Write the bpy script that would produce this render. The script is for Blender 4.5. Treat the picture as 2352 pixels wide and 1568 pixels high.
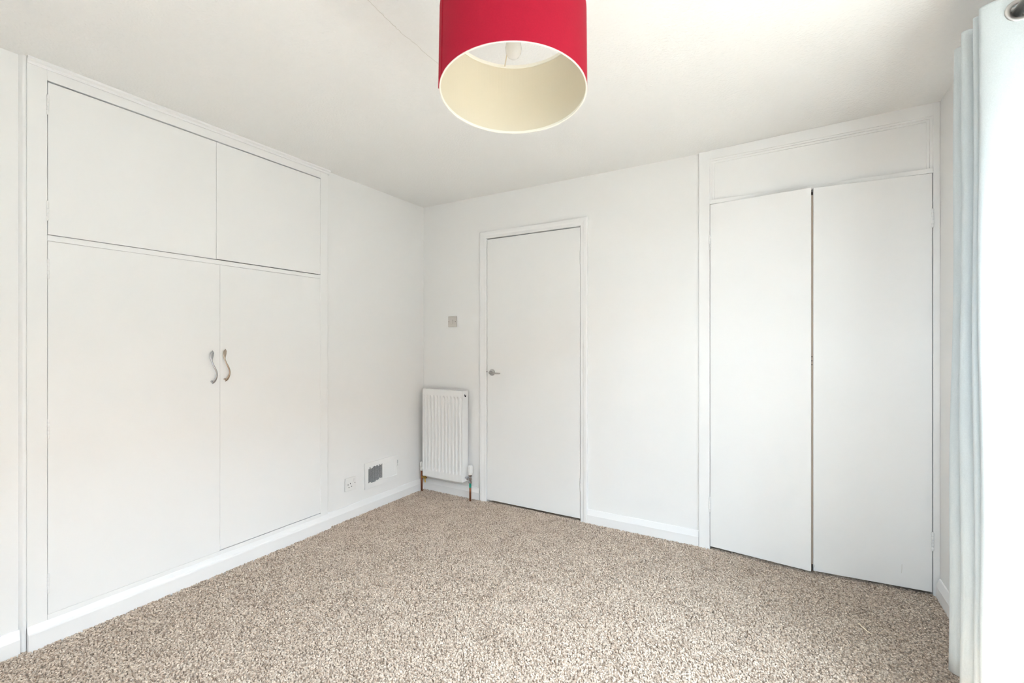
import bpy, bmesh, math, random
from mathutils import Vector, Matrix
random.seed(7)
scene = bpy.context.scene
for o in list(bpy.data.objects):
    bpy.data.objects.remove(o)
COL = scene.collection
PI = math.pi

# ------------------------------------------------------------------ camera
F_PX, IMG_W = 1054.0, 2352.0
CAM = Vector((2.6414, -3.0123, 1.2429))
YAW = math.atan(617 / 1054.0)
cd = bpy.data.cameras.new('camera')
cd.sensor_width = 36.0
cd.lens = 36.0 * F_PX / IMG_W
cd.shift_y = 3.0 / IMG_W
cd.clip_start = 0.02
cd.dof.use_dof = True
cd.dof.focus_distance = 3.1
cd.dof.aperture_fstop = 4.5
cam = bpy.data.objects.new('camera', cd)
COL.objects.link(cam)
cam.location = CAM
cam.rotation_euler = (PI / 2, 0, YAW)
scene.camera = cam
FWD = Vector((-math.sin(YAW), math.cos(YAW), 0))
RGT = Vector((math.cos(YAW), math.sin(YAW), 0))

# ------------------------------------------------------------------ sky, sun, exposure
world = bpy.data.worlds.new('sky')
scene.world = world
world.use_nodes = True
bg = world.node_tree.nodes['Background']
bg.inputs['Color'].default_value = (0.73, 0.87, 1.04, 1)
bg.inputs['Strength'].default_value = 1.0

sl = bpy.data.lights.new('sun', 'SUN')
sl.energy = 4.2
sl.angle = math.radians(0.6)
sl.color = (1.0, 0.96, 0.90)
sun = bpy.data.objects.new('sun', sl)
COL.objects.link(sun)
SUN_DIR = Vector((-0.39, 0.15, -0.90)).normalized()
sun.rotation_euler = SUN_DIR.to_track_quat('-Z', 'Y').to_euler()
sun.location = (5, -2.5, 6)

pl = bpy.data.lights.new('window_portal', 'AREA')
pl.shape = 'RECTANGLE'
pl.size, pl.size_y = 2.2, 1.62
pl.cycles.is_portal = True
portal = bpy.data.objects.new('window_portal', pl)
COL.objects.link(portal)
portal.location = (3.57, -2.25, 1.31)
portal.rotation_euler = Vector((-1, 0, 0)).to_track_quat('-Z', 'Z').to_euler()

pl2 = bpy.data.lights.new('fill_window_portal', 'AREA')  # guides sky sampling through the added window behind the viewer
pl2.shape = 'RECTANGLE'
pl2.size, pl2.size_y = 1.0, 1.0
pl2.cycles.is_portal = True
portal2 = bpy.data.objects.new('fill_window_portal', pl2)
COL.objects.link(portal2)
portal2.location = (2.35, -3.81, 1.52)
portal2.rotation_euler = Vector((0, 1, 0)).to_track_quat('-Z', 'Z').to_euler()

vs = scene.view_settings
vs.view_transform = 'Standard'
vs.look = 'None'
vs.gamma = 1.0
vs.use_curve_mapping = False
vs.exposure = 4.2
scene.cycles.max_bounces = 6
scene.cycles.diffuse_bounces = 5
scene.cycles.time_limit = 900
scene.cycles.use_auto_tile = False
scene.cycles.use_light_tree = False
scene.cycles.use_adaptive_sampling = False
scene.cycles.glossy_bounces = 3
scene.cycles.transparent_max_bounces = 8
scene.cycles.use_denoising = True
scene.cycles.sample_clamp_indirect = 8.0

# ------------------------------------------------------------------ materials
def mat(name, col, rough=0.5, metal=0.0, noise=None, bump=None, spec=0.5, coat=0.0, matte=False):
    """noise=(scale, amount) varies the colour; bump=(scale, strength, distance[, detail])."""
    m = bpy.data.materials.new(name)
    m.use_nodes = True
    nt = m.node_tree
    b = nt.nodes['Principled BSDF']
    b.inputs['Base Color'].default_value = (*col, 1)
    b.inputs['Roughness'].default_value = rough
    b.inputs['Metallic'].default_value = metal
    b.inputs['Specular IOR Level'].default_value = spec
    if coat:
        b.inputs['Coat Weight'].default_value = coat
    tc = None
    if noise or bump:
        tc = nt.nodes.new('ShaderNodeTexCoord')
    if noise:
        n = nt.nodes.new('ShaderNodeTexNoise')
        n.inputs['Scale'].default_value = noise[0]
        n.inputs['Detail'].default_value = 4
        nt.links.new(tc.outputs['Object'], n.inputs['Vector'])
        r = nt.nodes.new('ShaderNodeMapRange')
        r.inputs['From Min'].default_value = 0.3
        r.inputs['From Max'].default_value = 0.7
        r.inputs['To Min'].default_value = 1 - noise[1]
        r.inputs['To Max'].default_value = 1.0
        nt.links.new(n.outputs['Fac'], r.inputs['Value'])
        mx = nt.nodes.new('ShaderNodeMix')
        mx.data_type = 'RGBA'
        mx.blend_type = 'MULTIPLY'
        mx.inputs['Factor'].default_value = 1
        mx.inputs['A'].default_value = (*col, 1)
        nt.links.new(r.outputs['Result'], mx.inputs['B'])
        nt.links.new(mx.outputs['Result'], b.inputs['Base Color'])
    if matte:      # emulsion paint and the like: plain diffuse
        df_ = nt.nodes.new('ShaderNodeBsdfDiffuse')
        df_.inputs['Color'].default_value = (*col, 1)
        nt.links.new(df_.outputs[0], nt.nodes['Material Output'].inputs['Surface'])
        nt.nodes.remove(b)
        b = df_
    if bump:
        n = nt.nodes.new('ShaderNodeTexNoise')
        n.inputs['Scale'].default_value = bump[0]
        n.inputs['Detail'].default_value = bump[3] if len(bump) > 3 else 3
        nt.links.new(tc.outputs['Object'], n.inputs['Vector'])
        bp = nt.nodes.new('ShaderNodeBump')
        bp.inputs['Strength'].default_value = bump[1]
        bp.inputs['Distance'].default_value = bump[2]
        nt.links.new(n.outputs['Fac'], bp.inputs['Height'])
        nt.links.new(bp.outputs['Normal'], b.inputs['Normal'])
    return m

M = {}
M['wall'] = mat('wall_paint', (0.895, 0.888, 0.876), 0.75, bump=(60, 0.12, 0.002, 0), matte=True)
M['gloss'] = mat('gloss_paint', (0.90, 0.895, 0.885), 0.6, spec=0.2)
M['trim'] = mat('trim_paint', (0.905, 0.90, 0.895), 0.38)
M['ceiling'] = mat('stippled_ceiling_paint', (0.895, 0.888, 0.872), 0.85, bump=(95, 0.55, 0.004, 1), matte=True)
M['crack'] = mat('plaster_crack', (0.62, 0.58, 0.52), 0.9)
M['bare_strip'] = mat('unpainted_batten', (0.44, 0.36, 0.29), 0.7)
M['raw_wood'] = mat('bare_timber', (0.16, 0.11, 0.075), 0.8, noise=(9, 0.25))
M['radiator'] = mat('radiator_enamel', (0.89, 0.888, 0.88), 0.32)
M['plastic'] = mat('white_plastic', (0.86, 0.85, 0.83), 0.4)
M['cream_plastic'] = mat('aged_cream_plastic', (0.66, 0.62, 0.57), 0.45)
M['dark'] = mat('dark_hole', (0.012, 0.011, 0.014), 0.8)
M['dark_metal'] = mat('bare_grille_metal', (0.36, 0.37, 0.385), 0.5, metal=0.2, noise=(160, 0.4))
M['chrome'] = mat('chrome', (0.56, 0.57, 0.60), 0.16, metal=1.0)
M['warm_metal'] = mat('warm_tinted_metal', (0.50, 0.42, 0.35), 0.22, metal=1.0)  # metal of the right handle, tinted warmer than the chrome
M['satin'] = mat('satin_metal', (0.52, 0.51, 0.50), 0.34, metal=1.0)
M['copper'] = mat('dull_copper', (0.36, 0.13, 0.06), 0.42, metal=0.75, noise=(40, 0.3))
M['brass'] = mat('aged_brass', (0.55, 0.36, 0.10), 0.35, metal=0.9, noise=(60, 0.3))
M['green'] = mat('green_pipe_tape', (0.01, 0.30, 0.20), 0.5)
M['red_fabric'] = mat('red_shade_fabric', (0.44, 0.008, 0.032), 0.85, noise=(300, 0.10), bump=(700, 0.25, 0.001), spec=0.25)
M['lining'] = mat('cream_shade_lining', (0.73, 0.66, 0.52), 0.6)
M['rim'] = mat('ivory_rim_tape', (0.90, 0.87, 0.78), 0.55)
M['shade_wire'] = mat('cream_wire', (0.70, 0.60, 0.44), 0.45)
M['sliver'] = mat('pale_sliver', (0.95, 0.82, 0.62), 0.6)
M['paving'] = mat('dark_gravel', (0.045, 0.042, 0.036), 0.9, noise=(0.7, 0.2))
M['brick'] = mat('brown_brickwork', (0.25, 0.21, 0.18), 0.9)
M['roof_tile'] = mat('brown_roof_tile', (0.22, 0.13, 0.09), 0.9)
M['dark_glass'] = mat('dark_house_glass', (0.04, 0.045, 0.05), 0.1)
M['upvc'] = mat('white_upvc', (0.86, 0.87, 0.87), 0.3)

def custom(name):
    m = bpy.data.materials.new(name)
    m.use_nodes = True
    nt = m.node_tree
    nt.nodes.clear()
    out = nt.nodes.new('ShaderNodeOutputMaterial')
    return m, nt, out

# frosted lamp bulb: milky glass with a glossy skin
m, nt, out = custom('pearl_bulb_glass')
d = nt.nodes.new('ShaderNodeBsdfPrincipled')
d.inputs['Base Color'].default_value = (0.93, 0.92, 0.91, 1)
d.inputs['Roughness'].default_value = 0.08
t = nt.nodes.new('ShaderNodeBsdfTranslucent')
t.inputs['Color'].default_value = (0.9, 0.88, 0.85, 1)
mx = nt.nodes.new('ShaderNodeMixShader')
mx.inputs['Fac'].default_value = 0.4
nt.links.new(d.outputs[0], mx.inputs[1]); nt.links.new(t.outputs[0], mx.inputs[2])
nt.links.new(mx.outputs[0], out.inputs['Surface'])
M['bulb'] = m

# thin window glass: lets light straight through, reflects a little
m, nt, out = custom('window_glass')
tr = nt.nodes.new('ShaderNodeBsdfTransparent')
tr.inputs['Color'].default_value = (0.96, 0.98, 0.97, 1)
gl = nt.nodes.new('ShaderNodeBsdfGlossy')
gl.inputs['Roughness'].default_value = 0.02
mx = nt.nodes.new('ShaderNodeMixShader')
mx.inputs['Fac'].default_value = 0.05
nt.links.new(tr.outputs[0], mx.inputs[1]); nt.links.new(gl.outputs[0], mx.inputs[2])
nt.links.new(mx.outputs[0], out.inputs['Surface'])
M['glass'] = m

# curtain cloth: woven, slightly translucent, pale duck-egg blue
m, nt, out = custom('pale_blue_curtain_cloth')
tc = nt.nodes.new('ShaderNodeTexCoord')
n = nt.nodes.new('ShaderNodeTexNoise')
n.inputs['Scale'].default_value = 420
n.inputs['Detail'].default_value = 2
nt.links.new(tc.outputs['Object'], n.inputs['Vector'])
cr = nt.nodes.new('ShaderNodeMapRange')
cr.inputs['To Min'].default_value = 0.86
cr.inputs['To Max'].default_value = 1.06
nt.links.new(n.outputs['Fac'], cr.inputs['Value'])
mc = nt.nodes.new('ShaderNodeMix'); mc.data_type = 'RGBA'; mc.blend_type = 'MULTIPLY'
mc.inputs['Factor'].default_value = 1
mc.inputs['A'].default_value = (0.77, 0.83, 0.85, 1)
nt.links.new(cr.outputs['Result'], mc.inputs['B'])
df = nt.nodes.new('ShaderNodeBsdfDiffuse')
tl = nt.nodes.new('ShaderNodeBsdfTranslucent')
nt.links.new(mc.outputs['Result'], df.inputs['Color']); nt.links.new(mc.outputs['Result'], tl.inputs['Color'])
bp = nt.nodes.new('ShaderNodeBump')
bp.inputs['Strength'].default_value = 0.3
bp.inputs['Distance'].default_value = 0.0012
nt.links.new(n.outputs['Fac'], bp.inputs['Height']); nt.links.new(bp.outputs['Normal'], df.inputs['Normal'])
mx = nt.nodes.new('ShaderNodeMixShader')
mx.inputs['Fac'].default_value = 0.22
nt.links.new(df.outputs[0], mx.inputs[1]); nt.links.new(tl.outputs[0], mx.inputs[2])
nt.links.new(mx.outputs[0], out.inputs['Surface'])
M['curtain'] = m

# carpet: taupe wool, per-tuft colour, larger brushed patches
def carpet_mat(name, per_tuft):
    m, nt, out = custom(name)
    b = nt.nodes.new('ShaderNodeBsdfDiffuse')
    nt.links.new(b.outputs[0], out.inputs['Surface'])
    geo = nt.nodes.new('ShaderNodeNewGeometry')
    n1 = nt.nodes.new('ShaderNodeTexNoise')
    n1.inputs['Scale'].default_value = 9
    n1.inputs['Detail'].default_value = 2
    nt.links.new(geo.outputs['Position'], n1.inputs['Vector'])
    ramp = nt.nodes.new('ShaderNodeValToRGB')
    e = ramp.color_ramp.elements
    e[0].position = 0.0; e[0].color = (0.37, 0.285, 0.222, 1)
    e[1].position = 1.0; e[1].color = (0.79, 0.672, 0.565, 1)
    x = e.new(0.3); x.color = (0.585, 0.468, 0.375, 1)
    ma = nt.nodes.new('ShaderNodeMath'); ma.operation = 'MULTIPLY_ADD'
    ma.inputs[1].default_value = 0.9
    if per_tuft:
        oi = nt.nodes.new('ShaderNodeObjectInfo')
        nt.links.new(oi.outputs['Random'], ma.inputs[0])
    else:
        n2 = nt.nodes.new('ShaderNodeTexNoise')
        n2.inputs['Scale'].default_value = 260
        nt.links.new(geo.outputs['Position'], n2.inputs['Vector'])
        nt.links.new(n2.outputs['Fac'], ma.inputs[0])
    mr = nt.nodes.new('ShaderNodeMapRange')
    mr.inputs['From Min'].default_value = 0.3; mr.inputs['From Max'].default_value = 0.7
    mr.inputs['To Min'].default_value = -0.08; mr.inputs['To Max'].default_value = 0.16
    nt.links.new(n1.outputs['Fac'], mr.inputs['Value'])
    nt.links.new(mr.outputs['Result'], ma.inputs[2])
    nt.links.new(ma.outputs[0], ramp.inputs['Fac'])
    nt.links.new(ramp.outputs['Color'], b.inputs['Color'])
    return m
M['carpet'] = carpet_mat('taupe_carpet_backing', False)
M['tuft'] = carpet_mat('taupe_carpet_tufts', True)

# ------------------------------------------------------------------ mesh helpers
def bm_box(bm, x0, x1, y0, y1, z0, z1):
    v = [bm.verts.new(p) for p in ((x0, y0, z0), (x1, y0, z0), (x1, y1, z0), (x0, y1, z0),
                                   (x0, y0, z1), (x1, y0, z1), (x1, y1, z1), (x0, y1, z1))]
    for f in ((0, 3, 2, 1), (4, 5, 6, 7), (0, 1, 5, 4), (1, 2, 6, 5), (2, 3, 7, 6), (3, 0, 4, 7)):
        bm.faces.new([v[i] for i in f])
    return v

def bm_prism(bm, prof, axis, a, b):
    """prof: 2-D points; axis 'x','y','z' is the extrusion; the profile takes the other two in order."""
    def p(u, w, t):
        return {'x': (t, u, w), 'y': (u, t, w), 'z': (u, w, t)}[axis]
    A = [bm.verts.new(p(u, w, a)) for u, w in prof]
    B = [bm.verts.new(p(u, w, b)) for u, w in prof]
    n = len(prof)
    for i in range(n):
        bm.faces.new((A[i], A[(i + 1) % n], B[(i + 1) % n], B[i]))
    bm.faces.new(A[::-1]); bm.faces.new(B)

def bm_lathe(bm, prof, seg=24, centre=(0, 0, 0), axis='z', closed=False):
    """prof: (r, h) points revolved about the axis through centre."""
    rings = []
    cx, cy, cz = centre
    for r, h in prof:
        ring = []
        for k in range(seg):
            a = 2 * PI * k / seg
            u, w = r * math.cos(a), r * math.sin(a)
            p = {'z': (cx + u, cy + w, cz + h), 'x': (cx + h, cy + u, cz + w), 'y': (cx + u, cy + h, cz + w)}[axis]
            ring.append(bm.verts.new(p))
        rings.append(ring)
    m_ = len(rings)
    for i in range(m_ if closed else m_ - 1):
        A, B = rings[i], rings[(i + 1) % m_]
        for k in range(seg):
            bm.faces.new((A[k], A[(k + 1) % seg], B[(k + 1) % seg], B[k]))
    if not closed:
        if prof[0][0] > 1e-6: bm.faces.new(rings[0][::-1])
        if prof[-1][0] > 1e-6: bm.faces.new(rings[-1])

def bm_tube(bm, pts, rad, seg=10, caps=True):
    pts = [Vector(p) for p in pts]
    rads = rad if isinstance(rad, (list, tuple)) else [rad] * len(pts)
    rings = []
    up = None
    for i, p in enumerate(pts):
        t = (pts[min(i + 1, len(pts) - 1)] - pts[max(i - 1, 0)]).normalized()
        if up is None:
            up = Vector((0, 0, 1)) if abs(t.z) < 0.9 else Vector((1, 0, 0))
        s = t.cross(up).normalized()
        up = s.cross(t).normalized()
        rings.append([bm.verts.new(p + (s * math.cos(2 * PI * k / seg) + up * math.sin(2 * PI * k / seg)) * rads[i]) for k in range(seg)])
    for A, B in zip(rings, rings[1:]):
        for k in range(seg):
            bm.faces.new((A[k], A[(k + 1) % seg], B[(k + 1) % seg], B[k]))
    if caps:
        bm.faces.new(rings[0][::-1]); bm.faces.new(rings[-1])

def obj(name, bm, material, parent=None, bevel=0.0, smooth=False, seg=2):
    bmesh.ops.remove_doubles(bm, verts=bm.verts, dist=1e-6)
    bmesh.ops.recalc_face_normals(bm, faces=bm.faces)
    me = bpy.data.meshes.new(name)
    bm.to_mesh(me); bm.free()
    me.materials.append(material)
    if smooth:
        for p in me.polygons: p.use_smooth = True
    o = bpy.data.objects.new(name, me)
    COL.objects.link(o)
    if parent:
        o.parent = parent
        o.matrix_parent_inverse = Matrix.Translation(parent_world(parent)).inverted()
    if bevel:
        b = o.modifiers.new('bevel', 'BEVEL')
        b.width = bevel; b.segments = seg; b.limit_method = 'ANGLE'; b.angle_limit = math.radians(35)
        b.harden_normals = False
    return o

def parent_world(p):
    v = Vector(p.location)
    return v   # every root sits unrotated at its location; parts that are parents stay at the origin of their root

def box(name, x0, x1, y0, y1, z0, z1, material, parent=None, bevel=0.0):
    bm = bmesh.new(); bm_box(bm, x0, x1, y0, y1, z0, z1)
    return obj(name, bm, material, parent, bevel)

def tag(o, label, cat, group=None, kind=None):
    o['label'] = label; o['category'] = cat
    if group: o['group'] = group
    if kind: o['kind'] = kind
    return o

def thing(name, loc, label, cat, kind=None):
    o = bpy.data.objects.new(name, None)
    COL.objects.link(o)
    o.location = loc
    o.empty_display_size = 0.05
    bpy.context.view_layer.update()
    return tag(o, label, cat, kind=kind)

def sub(name, bm, material, part, bevel=0.0, smooth=False):
    """a sub-part: child of a part mesh (built in world coordinates like its parent)"""
    o = obj(name, bm, material, None, bevel, smooth)
    bpy.context.view_layer.update()
    o.parent = part
    o.matrix_parent_inverse = part.matrix_world.inverted()
    return o

# ------------------------------------------------------------------ dimensions
WR = 3.315          # window wall, room face
YB = -3.70          # wall behind the camera
ZT = 2.52           # walls run up past the ceiling
WY0, WY1, WZ0, WZ1 = -3.35, -1.15, 0.50, 2.12      # window opening

# ------------------------------------------------------------------ shell of the room
def ceil_z(x):
    return 2.4 + (0.0 if x < 2.15 else 0.025 * min(1.0, (x - 2.15) / 1.165))

bm = bmesh.new()
bm_box(bm, -0.78, 3.565, YB - 0.1, 0.98, -0.12, -0.010)
tag(obj('floor', bm, M['carpet']), 'taupe carpeted floor of the empty bedroom', 'floor', kind='structure')

bm = bmesh.new()
xs = [-0.78, 0.0, 1.0, 2.15, 2.6, 2.95, 3.565]
for y0, y1 in ((YB - 0.1, 0.98),):
    lo = [[bm.verts.new((x, y, ceil_z(x))) for x in xs] for y in (y0, y1)]
    hi = [[bm.verts.new((x, y, 2.62)) for x in xs] for y in (y0, y1)]
    n = len(xs)
    for i in range(n - 1):
        bm.faces.new((lo[0][i], lo[0][i + 1], lo[1][i + 1], lo[1][i]))
        bm.faces.new((hi[0][i], hi[0][i + 1], hi[1][i + 1], hi[1][i]))
        for j in (0, 1):
            bm.faces.new((lo[j][i], lo[j][i + 1], hi[j][i + 1], hi[j][i]))
    for i in (0, n - 1):
        bm.faces.new((lo[0][i], lo[1][i], hi[1][i], hi[0][i]))
ceiling = tag(obj('ceiling', bm, M['ceiling']), 'white stippled plaster ceiling with a fine crack', 'ceiling', kind='structure')

# hairline crack across the ceiling plaster
def ribbon(pts, w, z):
    bm = bmesh.new()
    L, R_ = [], []
    for i, p in enumerate(pts):
        a = Vector(pts[max(i - 1, 0)]); b = Vector(pts[min(i + 1, len(pts) - 1)])
        t = (b - a).normalized(); s = Vector((-t.y, t.x))
        ww = w * (0.5 + random.random() * 0.8)
        L.append((p[0] + s.x * ww, p[1] + s.y * ww)); R_.append((p[0] - s.x * ww, p[1] - s.y * ww))
    top = [[bm.verts.new((q[0], q[1], z + 0.001)) for q in S] for S in (L, R_)]
    bot = [[bm.verts.new((q[0], q[1], z - 0.0004)) for q in S] for S in (L, R_)]
    for i in range(len(pts) - 1):
        bm.faces.new((bot[0][i], bot[0][i + 1], bot[1][i + 1], bot[1][i]))
        bm.faces.new((top[0][i], top[0][i + 1], bot[0][i + 1], bot[0][i]))
        bm.faces.new((top[1][i], top[1][i + 1], bot[1][i + 1], bot[1][i]))
    return bm
knots = [(1.452, -2.15), (1.44, -1.92), (1.431, -1.854), (1.424, -1.80), (1.419, -1.735), (1.421, -1.66), (1.415, -1.60), (1.416, -1.535), (1.408, -1.46), (1.40, -1.36)]
pts = []
for a, b in zip(knots, knots[1:]):
    for k in range(6):
        t = k / 6
        pts.append((a[0] + (b[0] - a[0]) * t + random.uniform(-.002, .002), a[1] + (b[1] - a[1]) * t))
obj('crack', ribbon(pts, 0.0006, 2.4), M['crack'], ceiling)

# left wall (two stretches either side of the wardrobe recess)
bm = bmesh.new()
bm_box(bm, -0.10, 0.0, YB, -2.404, -0.05, ZT)
bm_box(bm, -0.10, 0.0, -0.982, 0.12, -0.05, ZT)
tag(obj('wall_left', bm, M['wall']), 'white painted wall either side of the built-in wardrobe', 'wall', kind='structure')
# door wall
bm = bmesh.new()
bm_box(bm, 0.0, 0.645, 0.0, 0.12, -0.05, ZT)
bm_box(bm, 0.645, 1.44, 0.0, 0.12, 2.062, ZT)
bm_box(bm, 1.44, 2.22, 0.0, 0.12, -0.05, ZT)
tag(obj('wall_back', bm, M['wall']), 'white painted wall around the bedroom door', 'wall', kind='structure')
# window wall
bm = bmesh.new()
bm_box(bm, WR, WR + 0.25, YB, WY0, -0.05, ZT)
bm_box(bm, WR, WR + 0.25, WY1, 0.98, -0.05, ZT)
bm_box(bm, WR, WR + 0.25, WY0, WY1, -0.05, WZ0 - 0.03)
bm_box(bm, WR, WR + 0.25, WY0, WY1, WZ1, ZT)
tag(obj('wall_right', bm, M['wall']), 'white painted wall with the window behind the curtain', 'wall', kind='structure')
VX0, VX1, VZ0_, VZ1_ = 1.85, 2.85, 1.02, 2.02       # opening of a window added behind the viewer for fill light
bm = bmesh.new()
bm_box(bm, -0.10, VX0, YB - 0.1, YB, -0.05, ZT)
bm_box(bm, VX1, WR, YB - 0.1, YB, -0.05, ZT)
bm_box(bm, VX0, VX1, YB - 0.1, YB, -0.05, VZ0_)
bm_box(bm, VX0, VX1, YB - 0.1, YB, VZ1_, ZT)
tag(obj('wall_front', bm, M['wall']), 'plain white wall behind the viewer', 'wall', kind='structure')
bm = bmesh.new()
bm_box(bm, -0.80, -0.70, YB, 0.98, -0.05, ZT)
bm_box(bm, -0.80, WR, 0.90, 0.98, -0.05, ZT)
tag(obj('wall_hall', bm, M['wall']), 'hall wall beyond the bedroom door', 'wall', kind='structure')

# skirting boards
def skirt_prof(s):
    return [(0, -0.01), (0.018 * s, -0.01), (0.018 * s, 0.056), (0.0165 * s, 0.060), (0.007 * s, 0.090), (0.004 * s, 0.093), (0, 0.093)]
def skirting(name, axis, spans, base, s, label):
    bm = bmesh.new()
    for a, b in spans:
        if axis == 'y':
            bm_prism(bm, [(base + u, w) for u, w in skirt_prof(s)], 'y', a, b)
        else:
            bm_prism(bm, [(base + u, w) for u, w in skirt_prof(s)], 'x', a, b)
    return tag(obj(name, bm, M['trim'], bevel=0.001), label, 'baseboard', kind='structure')
skirting('baseboard_left', 'y', [(-0.966, -0.0005), (YB, -2.4215)], 0.0, 1, 'white chamfered skirting board along the wardrobe wall')
skirting('baseboard_back', 'x', [(0.0185, 0.585), (1.489, 2.209)], 0.0, -1, 'white chamfered skirting board along the door wall')
skirting('baseboard_right', 'y', [(YB, -0.028)], WR, -1, 'white chamfered skirting board along the window wall')

# ------------------------------------------------------------------ wardrobe (left wall)
W = thing('built_in_wardrobe', (0.0, -1.69, 0.0), 'white built-in wardrobe with four flush doors and wavy metal handles', 'wardrobe')
def place(name, bm, material, parent=W, bevel=0.0, smooth=False):
    return obj(name, bm, material, parent, bevel, smooth)
FX = 0.020
def fr(name, y0, y1, z0, z1, x1=FX, bevel=0.0015):
    return box(name, -0.005, x1, y0, y1, z0, z1, M['gloss'], W, bevel)
YL, YR = -2.404, -0.980
fr('frame_stile', YL, -2.344, 0.0, 2.385)
fr('frame_stile', -1.036, YR, 0.0, 2.385)
fr('frame_rail', -2.344, -1.036, 2.330, 2.385)
fr('frame_rail', -2.344, -1.036, 1.666, 1.690)
fr('frame_rail', -2.344, -1.036, 0.0, 0.116)
# stepped top moulding against the ceiling
bm = bmesh.new()
bm_prism(bm, [(0.0, 2.372), (0.026, 2.372), (0.028, 2.378), (0.026, 2.384), (0.033, 2.390), (0.034, 2.3995), (0.0, 2.3995)], 'y', YL, -0.966)
place('top_moulding', bm, M['trim'])
# plinth board with bull-nosed, sloping top
bm = bmesh.new()
bm_prism(bm, [(0.0, -0.01), (0.038, -0.01), (0.038, 0.064), (0.036, 0.070), (0.030, 0.074), (0.0215, 0.095), (0.0, 0.095)], 'y', YL, -0.966)
place('plinth', bm, M['trim'], bevel=0.001)
# cover bead where the frame meets the wall
bm = bmesh.new()
prof = [(0.0, -2.424)] + [(0.0165 * math.sin(PI * 0.5 * k / 6) ** 0.8, -2.424 + 0.012 * k / 6) for k in range(1, 7)] + [(0.0165, -2.4055), (0.0145, -2.404), (0.0, -2.404)]
bm_prism(bm, prof, 'z', 0.0, 2.3995)
place('cover_bead', bm, M['trim'], smooth=False)
# carcass: unlit timber inside
bm = bmesh.new()
bm_box(bm, -0.60, -0.58, YL, YR, 0.0, 2.39)
bm_box(bm, -0.58, -0.012, YL, YL + 0.018, 0.0, 2.39)
bm_box(bm, -0.58, -0.012, YR - 0.018, YR, 0.0, 2.39)
bm_box(bm, -0.58, -0.012, YL + .018, YR - .018, 1.668, 1.688)
bm_box(bm, -0.58, -0.012, YL + .018, YR - .018, 2.37, 2.39)
bm_box(bm, -0.58, -0.012, YL + .018, YR - .018, 0.0, 0.02)
place('carcass', bm, M['raw_wood'])

def door_slab(name, y0, y1, z0, z1, parent=W):
    return box(name, 0.001, 0.0205, y0, y1, z0, z1, M['gloss'], parent, 0.0012)
dTL = door_slab('upper_door', -2.3425, -1.6852, 1.6925, 2.3235)
dTR = door_slab('upper_door', -1.6838, -1.0385, 1.6945, 2.3235)
dBL = door_slab('lower_door', -2.3428, -1.6670, 0.1168, 1.6650)
dBR = door_slab('lower_door', -1.6663, -1.0370, 0.1205, 1.6648)

def hinge_bm(c, length, r=0.0048, leaf=None, seg=10):
    """a butt-hinge knuckle of five barrels standing on z with ball ends; leaf=(dx,dy,w) adds the painted flap"""
    bm = bmesh.new()
    n = 5
    step = length / n
    for k in range(n):
        z0 = c[2] - length / 2 + k * step
        bm_lathe(bm, [(r * 0.9, 0.0006), (r, 0.0016), (r, step - 0.0016), (r * 0.9, step - 0.0006)], seg, (c[0], c[1], z0))
    bm_lathe(bm, [(r * 0.55, -length / 2 - 0.003), (r * 0.8, -length / 2 - 0.001), (r * 0.8, length / 2 + 0.001), (r * 0.55, length / 2 + 0.003)], seg, c)
    return bm
for part, y, zs in ((dTL, -2.3432, (2.23, 1.79)), (dTR, -1.0375, (2.22, 1.77)), (dBL, -2.3408, (1.55, 0.885, 0.245)), (dBR, -1.0362, (1.55, 0.892, 0.24))):
    for z in zs:
        sub('hinge', hinge_bm((0.0195, y, z), 0.078, 0.0042), M['gloss'], part, smooth=True)

def wave_handle(part, y0, ztop, material, L=0.175):
    bm = bmesh.new()
    N = 40
    rings = []
    for i in range(N + 1):
        s = i / N
        z = ztop - L * s
        so = 0.004 + 0.023 * math.sin(PI * s) ** 0.75
        yy = y0 - 0.0135 * math.sin(2 * PI * (s * 1.02 - 0.02)) * (1 if s > 0.03 else s / 0.03)
        # half-width: paddle ends, slim waist
        e = abs(s - 0.5) * 2
        up = max(0.0, 1 - abs(s - 0.13) / 0.20); lo = max(0.0, 1 - abs(s - 0.92) / 0.22)
        w = 0.0042 + 0.0052 * (up * up * (3 - 2 * up)) + 0.0026 * (lo * lo * (3 - 2 * lo))
        tip = min(s, 1 - s) / 0.07
        if tip < 1:
            w *= math.sqrt(max(0.03, 1 - (1 - tip) ** 2))
        th = 0.0034 - 0.0008 * e
        # frame following the curve
        ds = 1e-3
        def cpos(q):
            q = min(max(q, 0), 1)
            return Vector((0.0205 + 0.004 + 0.023 * math.sin(PI * q) ** 0.75, y0 - 0.0135 * math.sin(2 * PI * (q * 1.02 - 0.02)), ztop - L * q))
        t = (cpos(s + ds) - cpos(s - ds)).normalized()
        side = t.cross(Vector((1, 0, 0))).normalized()
        nrm = side.cross(t).normalized()
        c = Vector((0.0205 + so, yy, z))
        rings.append([bm.verts.new(c + side * (w * math.cos(2 * PI * k / 12)) + nrm * (th * math.sin(2 * PI * k / 12))) for k in range(12)])
    for A, B in zip(rings, rings[1:]):
        for k in range(12):
            bm.faces.new((A[k], A[(k + 1) % 12], B[(k + 1) % 12], B[k]))
    bm.faces.new(rings[0]); bm.faces.new(rings[-1])
    for zz, yy in ((ztop - 0.012, y0 + 0.001), (ztop - L + 0.012, y0 - 0.002)):
        bm_lathe(bm, [(0.005, 0.0), (0.0045, 0.009)], 12, (0.0205, yy, zz), 'x')
    h = sub('handle', bm, material, part, smooth=True)
    return h
h1 = wave_handle(dBL, -1.7065, 1.200, M['chrome'])
h1['label'] = 'wavy chrome pull handle'
h2 = wave_handle(dBR, -1.6405, 1.208, M['warm_metal'])
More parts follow.
